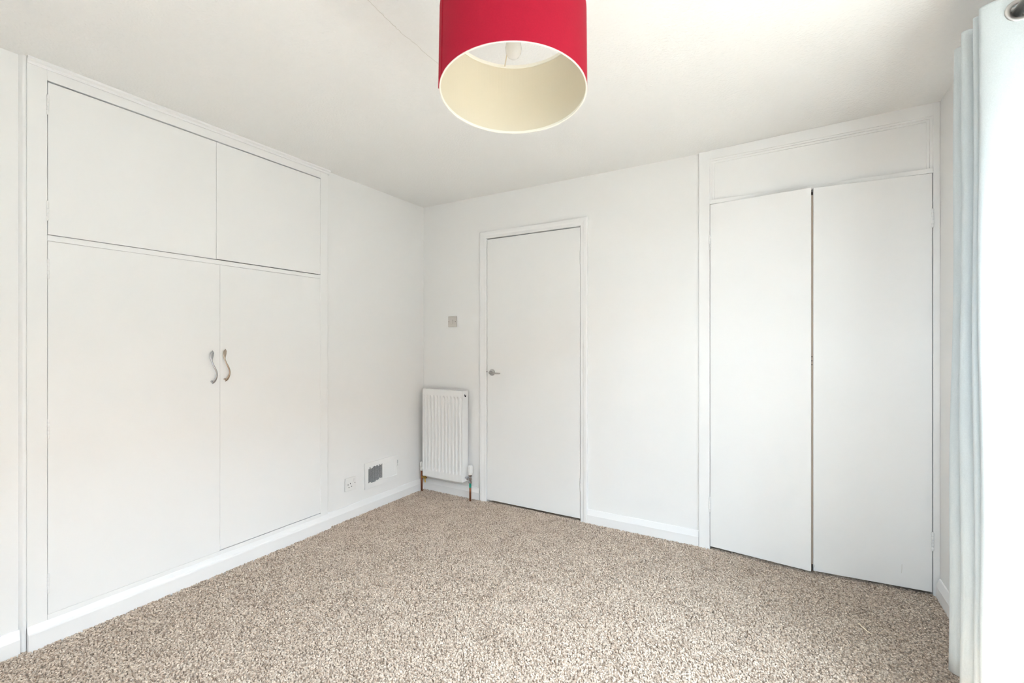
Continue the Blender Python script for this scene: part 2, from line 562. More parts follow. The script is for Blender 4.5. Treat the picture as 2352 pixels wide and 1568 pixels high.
h2['label'] = 'wavy warm-toned metal pull handle'

# ------------------------------------------------------------------ bedroom door
D = thing('door_1', (1.04, 0.0, 0.0), 'flush white bedroom door with lever handle in moulded frame', 'door', kind='structure')
def door_part(name, bm, material, bevel=0.0, smooth=False):
    return obj(name, bm, material, D, bevel, smooth)
# architrave: three mitred-looking lengths with a rounded outer edge
def arch_prof(w):   # across the width, proud of the wall
    return [(0, 0), (0, 0.010), (0.004, 0.013), (w * 0.35, 0.0135), (w * 0.55, 0.017), (w * 0.85, 0.019), (w * 0.97, 0.016), (w, 0.010), (w, 0)]
AL0, AL1, AR0, AR1, AT0, AT1 = 0.590, 0.650, 1.437, 1.489, 2.059, 2.116
def mitred(P, name):
    bm = bmesh.new()
    A = [bm.verts.new(p) for p in P[0]]; B = [bm.verts.new(p) for p in P[1]]
    n = len(A)
    for i in range(n):
        bm.faces.new((A[i], A[(i + 1) % n], B[(i + 1) % n], B[i]))
    bm.faces.new(A); bm.faces.new(B)
    return door_part(name, bm, M['trim'])
pw = arch_prof(AL1 - AL0)
hh = AT1 - AT0
mitred(([(AL1 - u, -v, -0.01) for u, v in pw], [(AL1 - u, -v, AT0 + u * hh / (AL1 - AL0)) for u, v in pw]), 'architrave')
pr = arch_prof(AR1 - AR0)
mitred(([(AR0 + u, -v, -0.01) for u, v in pr], [(AR0 + u, -v, AT0 + u * hh / (AR1 - AR0)) for u, v in pr]), 'architrave')
ph = arch_prof(hh)
mitred(([(AL1 - u * (AL1 - AL0) / hh, -v, AT0 + u) for u, v in ph], [(AR0 + u * (AR1 - AR0) / hh, -v, AT0 + u) for u, v in ph]), 'architrave')
# lining and stops
bm = bmesh.new()
bm_box(bm, 0.642, 0.6505, -0.002, 0.125, -0.01, 2.0605)
bm_box(bm, 1.4365, 1.445, -0.002, 0.125, -0.01, 2.0605)
bm_box(bm, 0.642, 1.445, -0.002, 0.125, 2.0595, 2.068)
bm_box(bm, 0.650, 0.665, 0.044, 0.07, -0.01, 2.06)
bm_box(bm, 1.422, 1.437, 0.044, 0.07, -0.01, 2.06)
bm_box(bm, 0.650, 1.437, 0.044, 0.07, 2.045, 2.06)
door_part('door_lining', bm, M['trim'])
leaf = door_part('door_leaf', (lambda b: (bm_box(b, 0.6535, 1.4315, -0.001, 0.041, 0.013, 2.0525), b)[1])(bmesh.new()), M['gloss'], 0.0012)
for z in (1.837, 0.253):
    sub('hinge', hinge_bm((1.4335, -0.004, z), 0.088, 0.0052), M['gloss'], leaf, smooth=True)
# lever handle on a round rose
hz, hx = 1.012, 0.700
bm = bmesh.new()
bm_lathe(bm, [(0.025, 0.0), (0.025, -0.006), (0.023, -0.009), (0.014, -0.0095)], 32, (hx, -0.001, hz), 'y')
rose = sub('handle_rose', bm, M['satin'], leaf, smooth=True)
bm = bmesh.new()
bm_tube(bm, [(hx - 0.002, -0.008, hz - 0.001), (hx - 0.002, -0.030, hz - 0.001), (hx + 0.0, -0.042, hz - 0.001), (hx + 0.010, -0.050, hz - 0.001), (hx + 0.030, -0.053, hz - 0.001), (hx + 0.060, -0.053, hz - 0.002), (hx + 0.088, -0.051, hz - 0.003), (hx + 0.101, -0.046, hz - 0.003)],
        [0.0095, 0.009, 0.0085, 0.0078, 0.0068, 0.0060, 0.0055, 0.0042], 14)
sub('lever', bm, M['satin'], leaf, smooth=True)
bm = bmesh.new()
bm_lathe(bm, [(0.0035, 0.0), (0.0035, -0.0018)], 10, (0.6523, -0.0015, 1.016), 'y')
sub('latch_hole', bm, M['dark'], leaf)

# ------------------------------------------------------------------ cupboard on the right of the door wall
C = thing('built_in_cupboard', (2.76, 0.0, 0.0), 'white built-in cupboard with two tall doors slightly ajar', 'cupboard')
FY = -0.020
def cp(name, x0, x1, z0, z1, y0=FY, y1=0.03, m_=None, bevel=0.0015):
    return box(name, x0, x1, y0, y1, z0, z1, m_ or M['gloss'], C, bevel)
cp('frame_stile', 2.211, 2.2725, -0.01, 2.4005)
cp('frame_stile', 3.2885, 3.3145, -0.01, 2.4235)
cp('frame_rail', 2.2725, 3.2885, 2.0788, 2.1035)
# head rail follows the slightly rising ceiling
bm = bmesh.new()
bm_prism(bm, [(2.2725, 2.349), (3.2885, 2.360), (3.2885, ceil_z(3.2885) - 0.0008), (2.2725, ceil_z(2.2725) - 0.0008)], 'y', FY, 0.03)
place('head_rail', bm, M['gloss'], C, 0.001)
# stepped moulding round the fixed top panel
def panel_mould(name, inset, w, y0):
    x0, x1, z0 = 2.2725 + inset, 3.2885 - inset, 2.1035
    za, zb = 2.349 - inset, 2.360 - inset
    bm = bmesh.new()
    P = [(x0, z0), (x1, z0), (x1, zb), (x0, za)]
    Q = [(x0 + w, z0 + 0.0001), (x1 - w, z0 + 0.0001), (x1 - w, zb - w), (x0 + w, za - w)]
    for i in (1, 2, 3):
        j = (i + 1) % 4
        q = [P[i], P[j], Q[j], Q[i]]
        bm_prism(bm, q, 'y', y0, 0.03)
    return place(name, bm, M['gloss'], C, 0.0012)
panel_mould('panel_moulding', 0.0, 0.011, -0.0145)
panel_mould('panel_moulding', 0.011, 0.012, -0.0085)
bm = bmesh.new()
bm_prism(bm, [(2.29, 2.1), (3.272, 2.1), (3.272, 2.34), (2.29, 2.33)], 'y', -0.003, 0.02)
place('top_panel', bm, M['gloss'], C)
# carcass
bm = bmesh.new()
bm_box(bm, 2.222, 2.24, 0.031, 0.60, 0.0, 2.39)
bm_box(bm, 3.29, 3.31, 0.031, 0.60, 0.0, 2.39)
bm_box(bm, 2.222, 3.31, 0.60, 0.62, 0.0, 2.39)
bm_box(bm, 2.24, 3.29, 0.031, 0.60, 2.085, 2.10)
place('carcass', bm, M['raw_wood'], C)
# two doors, swung a few degrees out on their hinges
def swing_door(hx, w, sgn, ang, z0, z1, zh):
    """sgn=+1: hinge on the low-X side"""
    bm = bmesh.new()
    if sgn > 0: bm_box(bm, 0.0, w, 0.0, 0.022, z0, z1)
    else: bm_box(bm, -w, 0.0, 0.0, 0.022, z0, z1)
    R = Matrix.Translation((hx, FY, 0)) @ Matrix.Rotation(-sgn * ang, 4, 'Z')
    bmesh.ops.transform(bm, matrix=R, verts=bm.verts)
    o = place('cupboard_door', bm, M['gloss'], C, 0.0018)
    for z in zh:
        sub('hinge', hinge_bm((hx - sgn * 0.0005, FY - 0.003, z), 0.088, 0.0055), M['gloss'], o, smooth=True)
    return o, R
aL = math.asin(0.059 / 0.511); aR = math.asin(0.040 / 0.494)
cl, RL = swing_door(2.2745, 0.511, 1, aL, 0.0165, 2.0762, (1.846, 0.268))
cr_, RR = swing_door(3.2855, 0.494, -1, aR, 0.0155, 2.0772, (1.856, 0.267))
bm = bmesh.new(); bm_box(bm, 0.485, 0.5185, 0.0221, 0.032, 0.05, 2.04)
bmesh.ops.transform(bm, matrix=RL, verts=bm.verts)
sub('meeting_strip', bm, M['bare_strip'], cl)
# three screw holes of a catch on the meeting edge of the left leaf
for z in (1.168, 1.146, 1.125):
    bm = bmesh.new()
    p = RL @ Vector((0.5135, 0.0224, z))
    bm_lathe(bm, [(0.0026, 0.0), (0.0026, -0.0012)], 10, p, 'y')
    sub('catch_hole', bm, M['dark'], cl)
# scuffs low on the right leaf
for px, z0, z1 in ((-0.118, 0.13, 0.085), (-0.487, 0.05, 0.035)):
    bm = bmesh.new()
    a = RR @ Vector((px, -0.0003, z0)); b = RR @ Vector((px - 0.002, -0.0003, z1))
    bm_tube(bm, [a, (a + b) / 2 + Vector((0.001, 0, 0)), b], 0.0006, 5)
    sub('scuff_mark', bm, M['crack'], cr_)

# ------------------------------------------------------------------ radiator
RX0, RX1, RY0, RY1, RZ0, RZ1 = 0.080, 0.486, -0.104, -0.026, 0.145, 0.860
RD = thing('radiator', (0.28, -0.06, 0.0), 'white fluted panel radiator between room corner and door', 'radiator')
def rp(name, bm, m_=None, bevel=0.0, smooth=False):
    return obj(name, bm, m_ or M['radiator'], RD, bevel, smooth)
def fluted_panel(yf, sgn):
    """pressed steel sheet: eleven raised vertical channels with tapered ends"""
    bm = bmesh.new()
    nfl, per = 11, 12
    x0, x1 = RX0 + 0.012, RX1 - 0.012
    cols = [RX0] + [x0 + (x1 - x0) * k / (nfl * per) for k in range(nfl * per + 1)] + [RX1]
    rows = [RZ0, RZ0 + 0.045, RZ0 + 0.05, RZ0 + 0.058, RZ0 + 0.07, RZ0 + 0.08, RZ1 - 0.075, RZ1 - 0.065, RZ1 - 0.053, RZ1 - 0.045, RZ1 - 0.04, RZ1]
    def hgt(ci, z):
        if ci == 0 or ci == len(cols) - 1: return 0.0
        u = ((ci - 1) % per) / per
        p = 0.5 - 0.5 * math.cos(2 * PI * u)            # 0 at seams, 1 at crest
        p = min(1.0, p * 1.5)
        e = min(max((z - (RZ0 + 0.045)) / 0.035, 0), 1) * min(max((RZ1 - 0.040 - z) / 0.035, 0), 1)
        e = e * e * (3 - 2 * e)
        # valleys are pressed in, crests stay level with the border
        return -(1 - p) * 0.016 * e
    g = [[bm.verts.new((x, yf - sgn * hgt(ci, z) * 1.0, z)) for ci, x in enumerate(cols)] for z in rows]
    for r in range(len(rows) - 1):
        for c in range(len(cols) - 1):
            bm.faces.new((g[r][c], g[r][c + 1], g[r + 1][c + 1], g[r + 1][c]))
    # folded back edges
    back = yf + sgn * 0.014
    for seq in ([g[0][c] for c in range(len(cols))], [g[-1][c] for c in range(len(cols))], [g[r][0] for r in range(len(rows))], [g[r][-1] for r in range(len(rows))]):
        b2 = [bm.verts.new((v.co.x, back, v.co.z)) for v in seq]
        for i in range(len(seq) - 1):
            bm.faces.new((seq[i], seq[i + 1], b2[i + 1], b2[i]))
    return bm
rp('front_panel', fluted_panel(RY0, 1), smooth=True).data.shade_smooth() if hasattr(bpy.types.Mesh, 'shade_smooth') else None
rp('rear_panel', fluted_panel(RY1, -1), smooth=True)
for o in RD.children:
    es = o.modifiers.new('edges', 'EDGE_SPLIT'); es.split_angle = math.radians(50)
# side covers
for x0, x1 in ((RX0 - 0.0015, RX0 + 0.002), (RX1 - 0.002, RX1 + 0.0015)):
    bm = bmesh.new(); bm_box(bm, x0, x1, RY0 + 0.0015, RY1 - 0.0015, RZ0 + 0.001, RZ1 + 0.003)
    rp('side_cover', bm, bevel=0.001)
# top grille: frame and slats
bm = bmesh.new()
bm_box(bm, RX0, RX1, RY0, RY0 + 0.014, RZ1, RZ1 + 0.004)
bm_box(bm, RX0, RX1, RY1 - 0.014, RY1, RZ1, RZ1 + 0.004)
bm_box(bm, RX0, RX0 + 0.012, RY0 + 0.014, RY1 - 0.014, RZ1, RZ1 + 0.004)
bm_box(bm, RX1 - 0.012, RX1, RY0 + 0.014, RY1 - 0.014, RZ1, RZ1 + 0.004)
grille = rp('top_grille', bm, bevel=0.0008)
me = None
for k in range(18):
    bm = bmesh.new(); x = RX0 + 0.024 + k * (RX1 - RX0 - 0.048) / 17
    bm_box(bm, x - 0.003, x + 0.003, RY0 + 0.0135, RY1 - 0.0135, RZ1 + 0.0005, RZ1 + 0.0035)
    sub('grille_slat', bm, M['radiator'], grille)
# convector fins block inside (dim core)
bm = bmesh.new(); bm_box(bm, RX0 + 0.012, RX1 - 0.012, RY0 + 0.022, RY1 - 0.022, RZ0 + 0.02, RZ1 - 0.02)
rp('convector_core', bm)
# wall brackets
bm = bmesh.new()
for x in (RX0 + 0.07, RX1 - 0.07):
    bm_box(bm, x - 0.015, x + 0.015, RY1 - 0.001, 0.0, RZ0 + 0.02, RZ1 - 0.05)
rp('wall_bracket', bm)
# bleed valve at the top of the end, seen through the side cover
bm = bmesh.new()
bm_lathe(bm, [(0.0125, 0.0), (0.0125, 0.0008)], 16, (RX1 + 0.0014, -0.064, 0.827), 'x')
bv = rp('bleed_opening', bm, M['dark'])
bm = bmesh.new()
bm_lathe(bm, [(0.0090, 0.0), (0.0090, 0.003), (0.0055, 0.004), (0.0055, 0.008)], 8, (RX1 + 0.0018, -0.061, 0.834), 'x')
sub('bleed_valve', bm, M['plastic'], bv)
# right-hand pipe with thermostatic valve
PX, PY = 0.535, -0.064
bm = bmesh.new(); bm_tube(bm, [(PX, PY, -0.010), (PX, PY, 0.142)], 0.0078, 14)
pipe = rp('pipe', bm, M['copper'], smooth=True)
bm = bmesh.new(); bm_lathe(bm, [(0.0086, 0.105), (0.0088, 0.108), (0.0088, 0.138), (0.0086, 0.141)], 14, (PX, PY, 0.0))
sub('green_band', bm, M['green'], pipe, smooth=True)
bm = bmesh.new()
bm_lathe(bm, [(0.010, 0.138), (0.0145, 0.141), (0.0155, 0.148), (0.0145, 0.157), (0.010, 0.160), (0.010, 0.166), (0.0135, 0.168), (0.0135, 0.184), (0.011, 0.187), (0.0115, 0.192), (0.0150, 0.195), (0.0150, 0.206), (0.012, 0.208)], 6, (PX, PY, 0.0))
valve = rp('thermostatic_valve', bm, M['chrome'])
bm = bmesh.new()
bm_lathe(bm, [(0.0085, 0.0), (0.0085, -0.016), (0.0125, -0.018), (0.0135, -0.026), (0.0125, -0.034), (0.0080, -0.036), (0.0080, -0.050)], 12, (PX, PY, 0.176), 'x')
sub('valve_union', bm, M['chrome'], valve, smooth=False)
bm = bmesh.new()
bm_lathe(bm, [(0.0, 0.205), (0.0150, 0.206), (0.0175, 0.212), (0.0205, 0.225), (0.0210, 0.236), (0.0195, 0.240), (0.0190, 0.262), (0.0178, 0.276), (0.0150, 0.279), (0.0, 0.280)], 24, (PX, PY, 0.0))
head = sub('valve_head', bm, M['plastic'], valve, smooth=True)
bm = bmesh.new()
for k in range(10):
    a = 2 * PI * k / 10 + 0.2
    c = Vector((PX + 0.0183 * math.cos(a), PY + 0.0183 * math.sin(a), 0))
    bm_tube(bm, [c + Vector((0, 0, 0.244)), c + Vector((0, 0, 0.270))], 0.0022, 6)
sub('grip_ridges', bm, M['plastic'], valve)
# left pipe with drain cock
LX, LY = 0.036, -0.064
bm = bmesh.new(); bm_tube(bm, [(LX, LY, -0.010), (LX, LY, 0.176)], 0.0078, 14)
rp('pipe', bm, M['copper'], smooth=True)
bm = bmesh.new()
bm_lathe(bm, [(0.012, 0.170), (0.0135, 0.174), (0.0135, 0.196), (0.010, 0.200), (0.014, 0.204), (0.0165, 0.215), (0.0165, 0.235), (0.012, 0.242), (0.0, 0.243)], 16, (LX, LY, 0.0))
bm_lathe(bm, [(0.008, 0.0), (0.008, 0.046)], 12, (LX, LY, 0.186), 'x')
rp('lockshield_valve', bm, M['plastic'], smooth=True)
bm = bmesh.new()
bm_lathe(bm, [(0.0075, 0.0), (0.0075, 0.012), (0.011, 0.014), (0.011, 0.024), (0.0125, 0.027), (0.0125, 0.036), (0.0085, 0.044), (0.005, 0.052)], 10, (LX + 0.006, LY - 0.003, 0.118), 'x')
bm_tube(bm, [(LX + 0.034, LY - 0.003, 0.114), (LX + 0.040, LY - 0.006, 0.098), (LX + 0.045, LY - 0.008, 0.078)], [0.007, 0.0065, 0.0055], 10)
rp('drain_cock', bm, M['brass'])

# ------------------------------------------------------------------ light switch
S = thing('light_switch', (0.314, 0.0, 1.417), 'cream plastic light switch on wall left of the door', 'switch')
bm = bmesh.new(); bm_box(bm, 0.2715, 0.3575, -0.009, 0.0, 1.3735, 1.4605)
plate = obj('face_plate', bm, M['cream_plastic'], S, 0.003)
bm = bmesh.new(); bm_prism(bm, [(-0.0088, 1.431), (-0.0128, 1.431), (-0.0100, 1.398), (-0.0088, 1.398)], 'x', 0.301, 0.320)
obj('rocker', bm, M['cream_plastic'], S, 0.0008)
bm = bmesh.new(); bm_box(bm, 0.2995, 0.3215, -0.0092, -0.0088, 1.3955, 1.3985)
obj('rocker_recess', bm, M['crack'], S)
for x in (0.2805, 0.3475):
    bm = bmesh.new(); bm_lathe(bm, [(0.0030, 0.0), (0.0030, -0.0012), (0.0022, -0.0016)], 10, (x, -0.0088, 1.417), 'y')
    obj('screw', bm, M['dark'], S)

# ------------------------------------------------------------------ power socket
S = thing('power_socket', (0.0, -0.785, 0.243), 'white single switched power socket low beside the grille', 'socket')
bm = bmesh.new(); bm_box(bm, 0.0, 0.006, -0.822, -0.742, 0.203, 0.283)
obj('back_box', bm, M['dark'], S)
bm = bmesh.new(); bm_box(bm, 0.005, 0.012, -0.8285, -0.7370, 0.198, 0.289)
bmesh.ops.rotate(bm, cent=(0.008, -0.783, 0.243), matrix=Matrix.Rotation(math.radians(-1.2), 3, 'X'), verts=bm.verts)
obj('face_plate', bm, M['plastic'], S, 0.002)
for y, z, r in ((-0.806, 0.242, 0.0030), (-0.7455, 0.244, 0.0030)):
    bm = bmesh.new(); bm_lathe(bm, [(r, 0.0), (r, 0.0012), (r * .7, 0.0016)], 10, (0.0118, y, z), 'x')
    obj('screw', bm, M['dark'], S)
for y, z, hy, hz in ((-0.7865, 0.2465, 0.0026, 0.0045), (-0.7985, 0.2225, 0.0034, 0.0026), (-0.7755, 0.2245, 0.0034, 0.0026)):
    bm = bmesh.new(); bm_box(bm, 0.0112, 0.0123, y - hy, y + hy, z - hz, z + hz)
    obj('pin_hole', bm, M['dark'], S)
bm = bmesh.new(); bm_prism(bm, [(0.0118, 0.252), (0.0140, 0.252), (0.0170, 0.276), (0.0118, 0.276)], 'y', -0.757, -0.746)
obj('rocker', bm, M['plastic'], S, 0.0006)

# ------------------------------------------------------------------ warm-air grille
V = thing('wall_grille', (0.0, -0.478, 0.258), 'painted metal air grille with dark exposed slats low on wall', 'vent')
VY0, VY1, VZ0, VZ1 = -0.651, -0.306, 0.163, 0.355
LA, LB, RA, RB = -0.618, -0.479, -0.464, -0.330
ZO0, ZO1 = 0.197, 0.320
bm = bmesh.new()
bm_box(bm, 0.0, 0.009, VY0, VY1, VZ0, ZO0)
bm_box(bm, 0.0, 0.009, VY0, VY1, ZO1, VZ1)
bm_box(bm, 0.0, 0.009, VY0, LA, ZO0, ZO1)
bm_box(bm, 0.0, 0.009, LB, RA, ZO0, ZO1)
bm_box(bm, 0.0, 0.009, RB, VY1, ZO0, ZO1)
obj('frame', bm, M['gloss'], V, 0.0012)
bm = bmesh.new(); bm_box(bm, 0.0, 0.0022, LA, LB, ZO0, ZO1)
obj('duct_opening', bm, M['dark'], V)
NS = 13
def slat_mesh(z0, z1):
    bm = bmesh.new()
    bm_prism(bm, [(0.0026, -0.0030), (0.0060, 0.0012), (0.0068, 0.0026), (0.0056, 0.0030), (0.0026, -0.0008)], 'z', z0, z1)
    return bm
base = None
for k in range(NS):
    y = LA + (k + 0.5) * (LB - LA) / NS
    # chipped: white paint still clings to the ends of each dark slat
    zb = ZO0 + random.uniform(0.000, 0.010) + (0.006 if k > 8 else 0) + (0.008 if k in (10, 12) else 0)
    zt = ZO1 - random.uniform(0.000, 0.010) - (0.008 if k in (0, 2, 3, 9) else 0)
    bm = slat_mesh(zb, zt); bmesh.ops.translate(bm, vec=(0, y, 0), verts=bm.verts)
    s_ = obj('slat', bm, M['dark_metal'], V)
    bm = bmesh.new()
    w = (LB - LA) / NS / 2
    bm_prism(bm, [(y - w, ZO0 - 0.001), (y + w, ZO0 - 0.001), (y + w, zb + random.uniform(-.003, .003)), (y, zb + random.uniform(-.002, .003)), (y - w, zb)], 'x', 0.0040, 0.0082)
    sub('clinging_paint', bm, M['gloss'], s_)
    bm = bmesh.new()
    bm_prism(bm, [(y - w, ZO1 + 0.001), (y + w, ZO1 + 0.001), (y + w, zt + random.uniform(-.003, .003)), (y, zt + random.uniform(-.002, .003)), (y - w, zt)], 'x', 0.0040, 0.0082)
    sub('clinging_paint', bm, M['gloss'], s_)
first = None
for k in range(NS):
    y = RA + (k + 0.5) * (RB - RA) / NS
    if first is None:
        bm = bmesh.new(); bm_box(bm, 0.0010, 0.0040, -0.0049, 0.0049, ZO0, ZO1)
        bmesh.ops.rotate(bm, cent=(0.0025, 0, 0), matrix=Matrix.Rotation(math.radians(-16), 3, 'Z'), verts=bm.verts)
        first = obj('slat', bm, M['gloss'], V); o = first
    else:
        o = first.copy(); COL.objects.link(o)
    o.location = (0, y, 0)
bm = bmesh.new(); bm_box(bm, 0.008, 0.0094, -0.3215, -0.3165, 0.268, 0.312)
sl_ = obj('slider_slot', bm, M['dark_metal'], V)
bm = bmesh.new(); bm_box(bm, 0.009, 0.015, -0.3205, -0.3135, 0.274, 0.284)
obj('slider_knob', bm, M['gloss'], V, 0.001)

# ------------------------------------------------------------------ pendant lamp
d0 = 1.254
LC = CAM + FWD * d0 + RGT * 0.0032
LC = Vector((LC.x, LC.y, 0))
ZB, SH, SR, TILT = 1.9205, 0.225, 0.200, math.radians(4.6)
P = thing('pendant_lamp', (LC.x, LC.y, 2.4), 'red drum pendant lampshade with cream lining hanging from ceiling', 'lamp')
# tilt about the lateral axis through the bottom centre (near rim lifts), tiny roll
TM = Matrix.Translation((LC.x, LC.y, ZB)) @ Matrix.Rotation(YAW, 4, 'Z') @ Matrix.Rotation(math.radians(0.25), 4, 'Y') @ Matrix.Rotation(-TILT, 4, 'X')
def lp(name, bm, m_, smooth=True, bevel=0.0, T=True):
    if T: bmesh.ops.transform(bm, matrix=TM, verts=bm.verts)
    return obj(name, bm, m_, P, bevel, smooth)
def open_cyl(r, z0, z1, seg=128, rows=2):
    bm = bmesh.new()
    rings = [[bm.verts.new((r * math.cos(2 * PI * k / seg), r * math.sin(2 * PI * k / seg), z0 + (z1 - z0) * i / rows)) for k in range(seg)] for i in range(rows + 1)]
    for A, B in zip(rings, rings[1:]):
        for k in range(seg):
            bm.faces.new((A[k], A[(k + 1) % seg], B[(k + 1) % seg], B[k]))
    return bm
def ring_wall(r0, r1, z0, z1, seg=128):
    bm = bmesh.new()
    bm_lathe(bm, [(r0, z0), (r1, z0), (r1, z1), (r0, z1)], seg, closed=True)
    return bm
shade = lp('lamp_shade', ring_wall(SR - 0.0012, SR, 0.0008, SH - 0.0008), M['red_fabric'])
shade.modifiers.new('edges', 'EDGE_SPLIT').split_angle = math.radians(40)
bm = ring_wall(SR - 0.0024, SR - 0.00125, 0.0015, SH - 0.0015); bmesh.ops.transform(bm, matrix=TM, verts=bm.verts)
sub('shade_lining', bm, M['lining'], shade, smooth=False)
bm = ring_wall(SR - 0.0040, SR - 0.0003, -0.0006, 0.0072); bmesh.ops.transform(bm, matrix=TM, verts=bm.verts)
o = sub('rim_tape', bm, M['rim'], shade, bevel=0.0008)
bm = ring_wall(SR - 0.0052, SR - 0.0003, SH - 0.0095, SH + 0.0006); bmesh.ops.transform(bm, matrix=TM, verts=bm.verts)
o = sub('rim_tape', bm, M['rim'], shade, bevel=0.0008)
# overlapping seam of the cloth down one side
bm = bmesh.new()
a0 = math.radians(180 + 24)
vs_ = []
for r in (SR - 0.0004, SR + 0.0024):
    vs_.append([(r * math.cos(a), r * math.sin(a)) for a in [a0 - 0.30 * k / 8 for k in range(8, -1, -1)]])
prof = vs_[0] + vs_[1][::-1]
bm_prism(bm, prof, 'z', 0.001, SH - 0.001)
bmesh.ops.transform(bm, matrix=TM, verts=bm.verts)
sub('cloth_seam', bm, M['red_fabric'], shade)
# spider fitting near the top
bm = bmesh.new()
bm_lathe(bm, [(0.021, SH - 0.012), (0.024, SH - 0.012), (0.024, SH - 0.008), (0.021, SH - 0.008)], 24, closed=True)
for a in (98, 218, 338):
    a = math.radians(a)
    bm_tube(bm, [(0.023 * math.cos(a), 0.023 * math.sin(a), SH - 0.010), (0.12 * math.cos(a), 0.12 * math.sin(a), SH - 0.006), ((SR - 0.003) * math.cos(a), (SR - 0.003) * math.sin(a), SH - 0.004)], 0.0017, 8)
lp('spider_fitting', bm, M['shade_wire'])
# holder, cord and rose hang plumb through the fitting
top_c = TM @ Vector((0, 0, SH - 0.010))
cx, cy, cz = top_c
bm = bmesh.new()
bm_lathe(bm, [(0.0195, -0.030), (0.0200, -0.004), (0.0265, -0.003), (0.0265, 0.003), (0.0195, 0.004), (0.0180, 0.028), (0.0110, 0.046), (0.0050, 0.052)], 28, (cx, cy, cz))
lp('lamp_holder', bm, M['plastic'], T=False)
bm = bmesh.new()
bz = cz - 0.030
bm_lathe(bm, [(0.012, 0.002), (0.0125, -0.010), (0.0145, -0.020), (0.0200, -0.032), (0.0228, -0.045), (0.0215, -0.058), (0.0165, -0.068), (0.0085, -0.0745), (0.0, -0.076)], 32, (cx, cy, bz))
lp('bulb', bm, M['bulb'], T=False)
bm = bmesh.new()
bm_tube(bm, [(cx, cy, cz + 0.05), (cx, cy, cz + 0.12), (cx, cy, 2.38)], 0.0035, 10)
lp('cord', bm, M['plastic'], T=False)
bm = bmesh.new()
bm_lathe(bm, [(0.006, 2.362), (0.030, 2.366), (0.040, 2.378), (0.042, 2.3995), (0.0, 2.3995)], 32, (cx, cy, 0))
lp('ceiling_rose', bm, M['plastic'], T=False)

# ------------------------------------------------------------------ curtain and pole
ZC0, ZC1 = 0.105, 2.232
POLE_X, POLE_Z = 3.226, 2.186
K = thing('curtain', (3.22, -1.02, ZC0), 'pale blue eyelet curtain drawn back at the edge of the room', 'curtain')
# plan of the folds from the far edge to the leading edge: (x_top, y_top, x_bottom, y_bottom)
plan = [(3.270, -0.880, 3.275, -0.825), (3.205, -0.893, 3.205, -0.838), (3.157, -0.908, 3.154, -0.852), (3.150, -0.922, 3.150, -0.872), (3.170, -0.940, 3.170, -0.893),
        (3.225, -0.955, 3.225, -0.910), (3.275, -0.966, 3.270, -0.922), (3.283, -0.978, 3.280, -0.938), (3.225, -0.990, 3.220, -0.950), (3.165, -1.004, 3.160, -0.964),
        (3.142, -1.016, 3.146, -0.982), (3.146, -1.030, 3.150, -1.000), (3.172, -1.036, 3.176, -1.012), (3.225, -1.046, 3.225, -1.024), (3.272, -1.054, 3.272, -1.034), (3.280, -1.062, 3.280, -1.044),
        (3.225, -1.070, 3.225, -1.056), (3.172, -1.077, 3.172, -1.064), (3.151, -1.086, 3.156, -1.074), (3.154, -1.097, 3.158, -1.086), (3.180, -1.101, 3.182, -1.093), (3.225, -1.107, 3.225, -1.101), (3.268, -1.112, 3.268, -1.110),
        (3.276, -1.118, 3.276, -1.118), (3.225, -1.122, 3.225, -1.124), (3.172, -1.126, 3.174, -1.127), (3.153, -1.131, 3.155, -1.131), (3.150, -1.139, 3.152, -1.140), (3.155, -1.148, 3.157, -1.149), (3.168, -1.156, 3.170, -1.157),
        (3.184, -1.161, 3.186, -1.163), (3.204, -1.164, 3.206, -1.166), (3.226, -1.164, 3.228, -1.167), (3.256, -1.161, 3.258, -1.164), (3.286, -1.156, 3.286, -1.160)]
def catmull(P, n):
    out = []
    for i in range(len(P) - 1):
        p0, p1, p2, p3 = P[max(i - 1, 0)], P[i], P[i + 1], P[min(i + 2, len(P) - 1)]
        for k in range(n):
            t = k / n
            out.append(tuple(0.5 * ((2 * b) + (-a + c) * t + (2 * a - 5 * b + 4 * c - d) * t * t + (-a + 3 * b - 3 * c + d) * t ** 3) for a, b, c, d in zip(p0, p1, p2, p3)))
    out.append(tuple(P[-1]))
    return out
cv = catmull(plan, 6)
zs = [ZC0 + (ZC1 - 0.16 - ZC0) * k / 26 for k in range(27)] + [ZC1 - 0.16 + 0.16 * k / 32 for k in range(1, 33)]
bm = bmesh.new()
grid = []
for z in zs:
    t = (z - ZC0) / (ZC1 - ZC0)
    row = []
    for i, (xt, yt, xb, yb) in enumerate(cv):
        ph = i * 0.11
        wob = 0.004 * math.sin(3.1 * t * PI + ph) * (1 - t) * t * 4
        row.append(bm.verts.new((xb + (xt - xb) * t + wob, yb + (yt - yb) * t + 0.5 * wob, z)))
    grid.append(row)
# crossings of the pole: eyelets
cross = [i for i in range(len(cv) - 1) if (cv[i][0] - POLE_X) * (cv[i + 1][0] - POLE_X) <= 0]
eye = []
for i in cross:
    a, b = Vector(cv[i][:2]), Vector(cv[min(i + 1, len(cv) - 1)][:2])
    c = a + (b - a) * ((POLE_X - a.x) / ((b.x - a.x) or 1e-6))
    tdir = (b - a).normalized()
    eye.append((c, tdir))
for r in range(len(zs) - 1):
    for c in range(len(cv) - 1):
        f = [grid[r][c], grid[r][c + 1], grid[r + 1][c + 1], grid[r + 1][c]]
        cen = sum((v.co for v in f), Vector()) / 4
        if any((Vector((cen.x, cen.y)) - e).length < 0.030 and math.hypot(cen.x - POLE_X, cen.z - POLE_Z) < 0.0205 for e, _ in eye):
            continue
        bm.faces.new(f)
cloth = obj('cloth', bm, M['curtain'], K, smooth=True)
so = cloth.modifiers.new('thickness', 'SOLIDIFY'); so.thickness = 0.0016; so.offset = 0
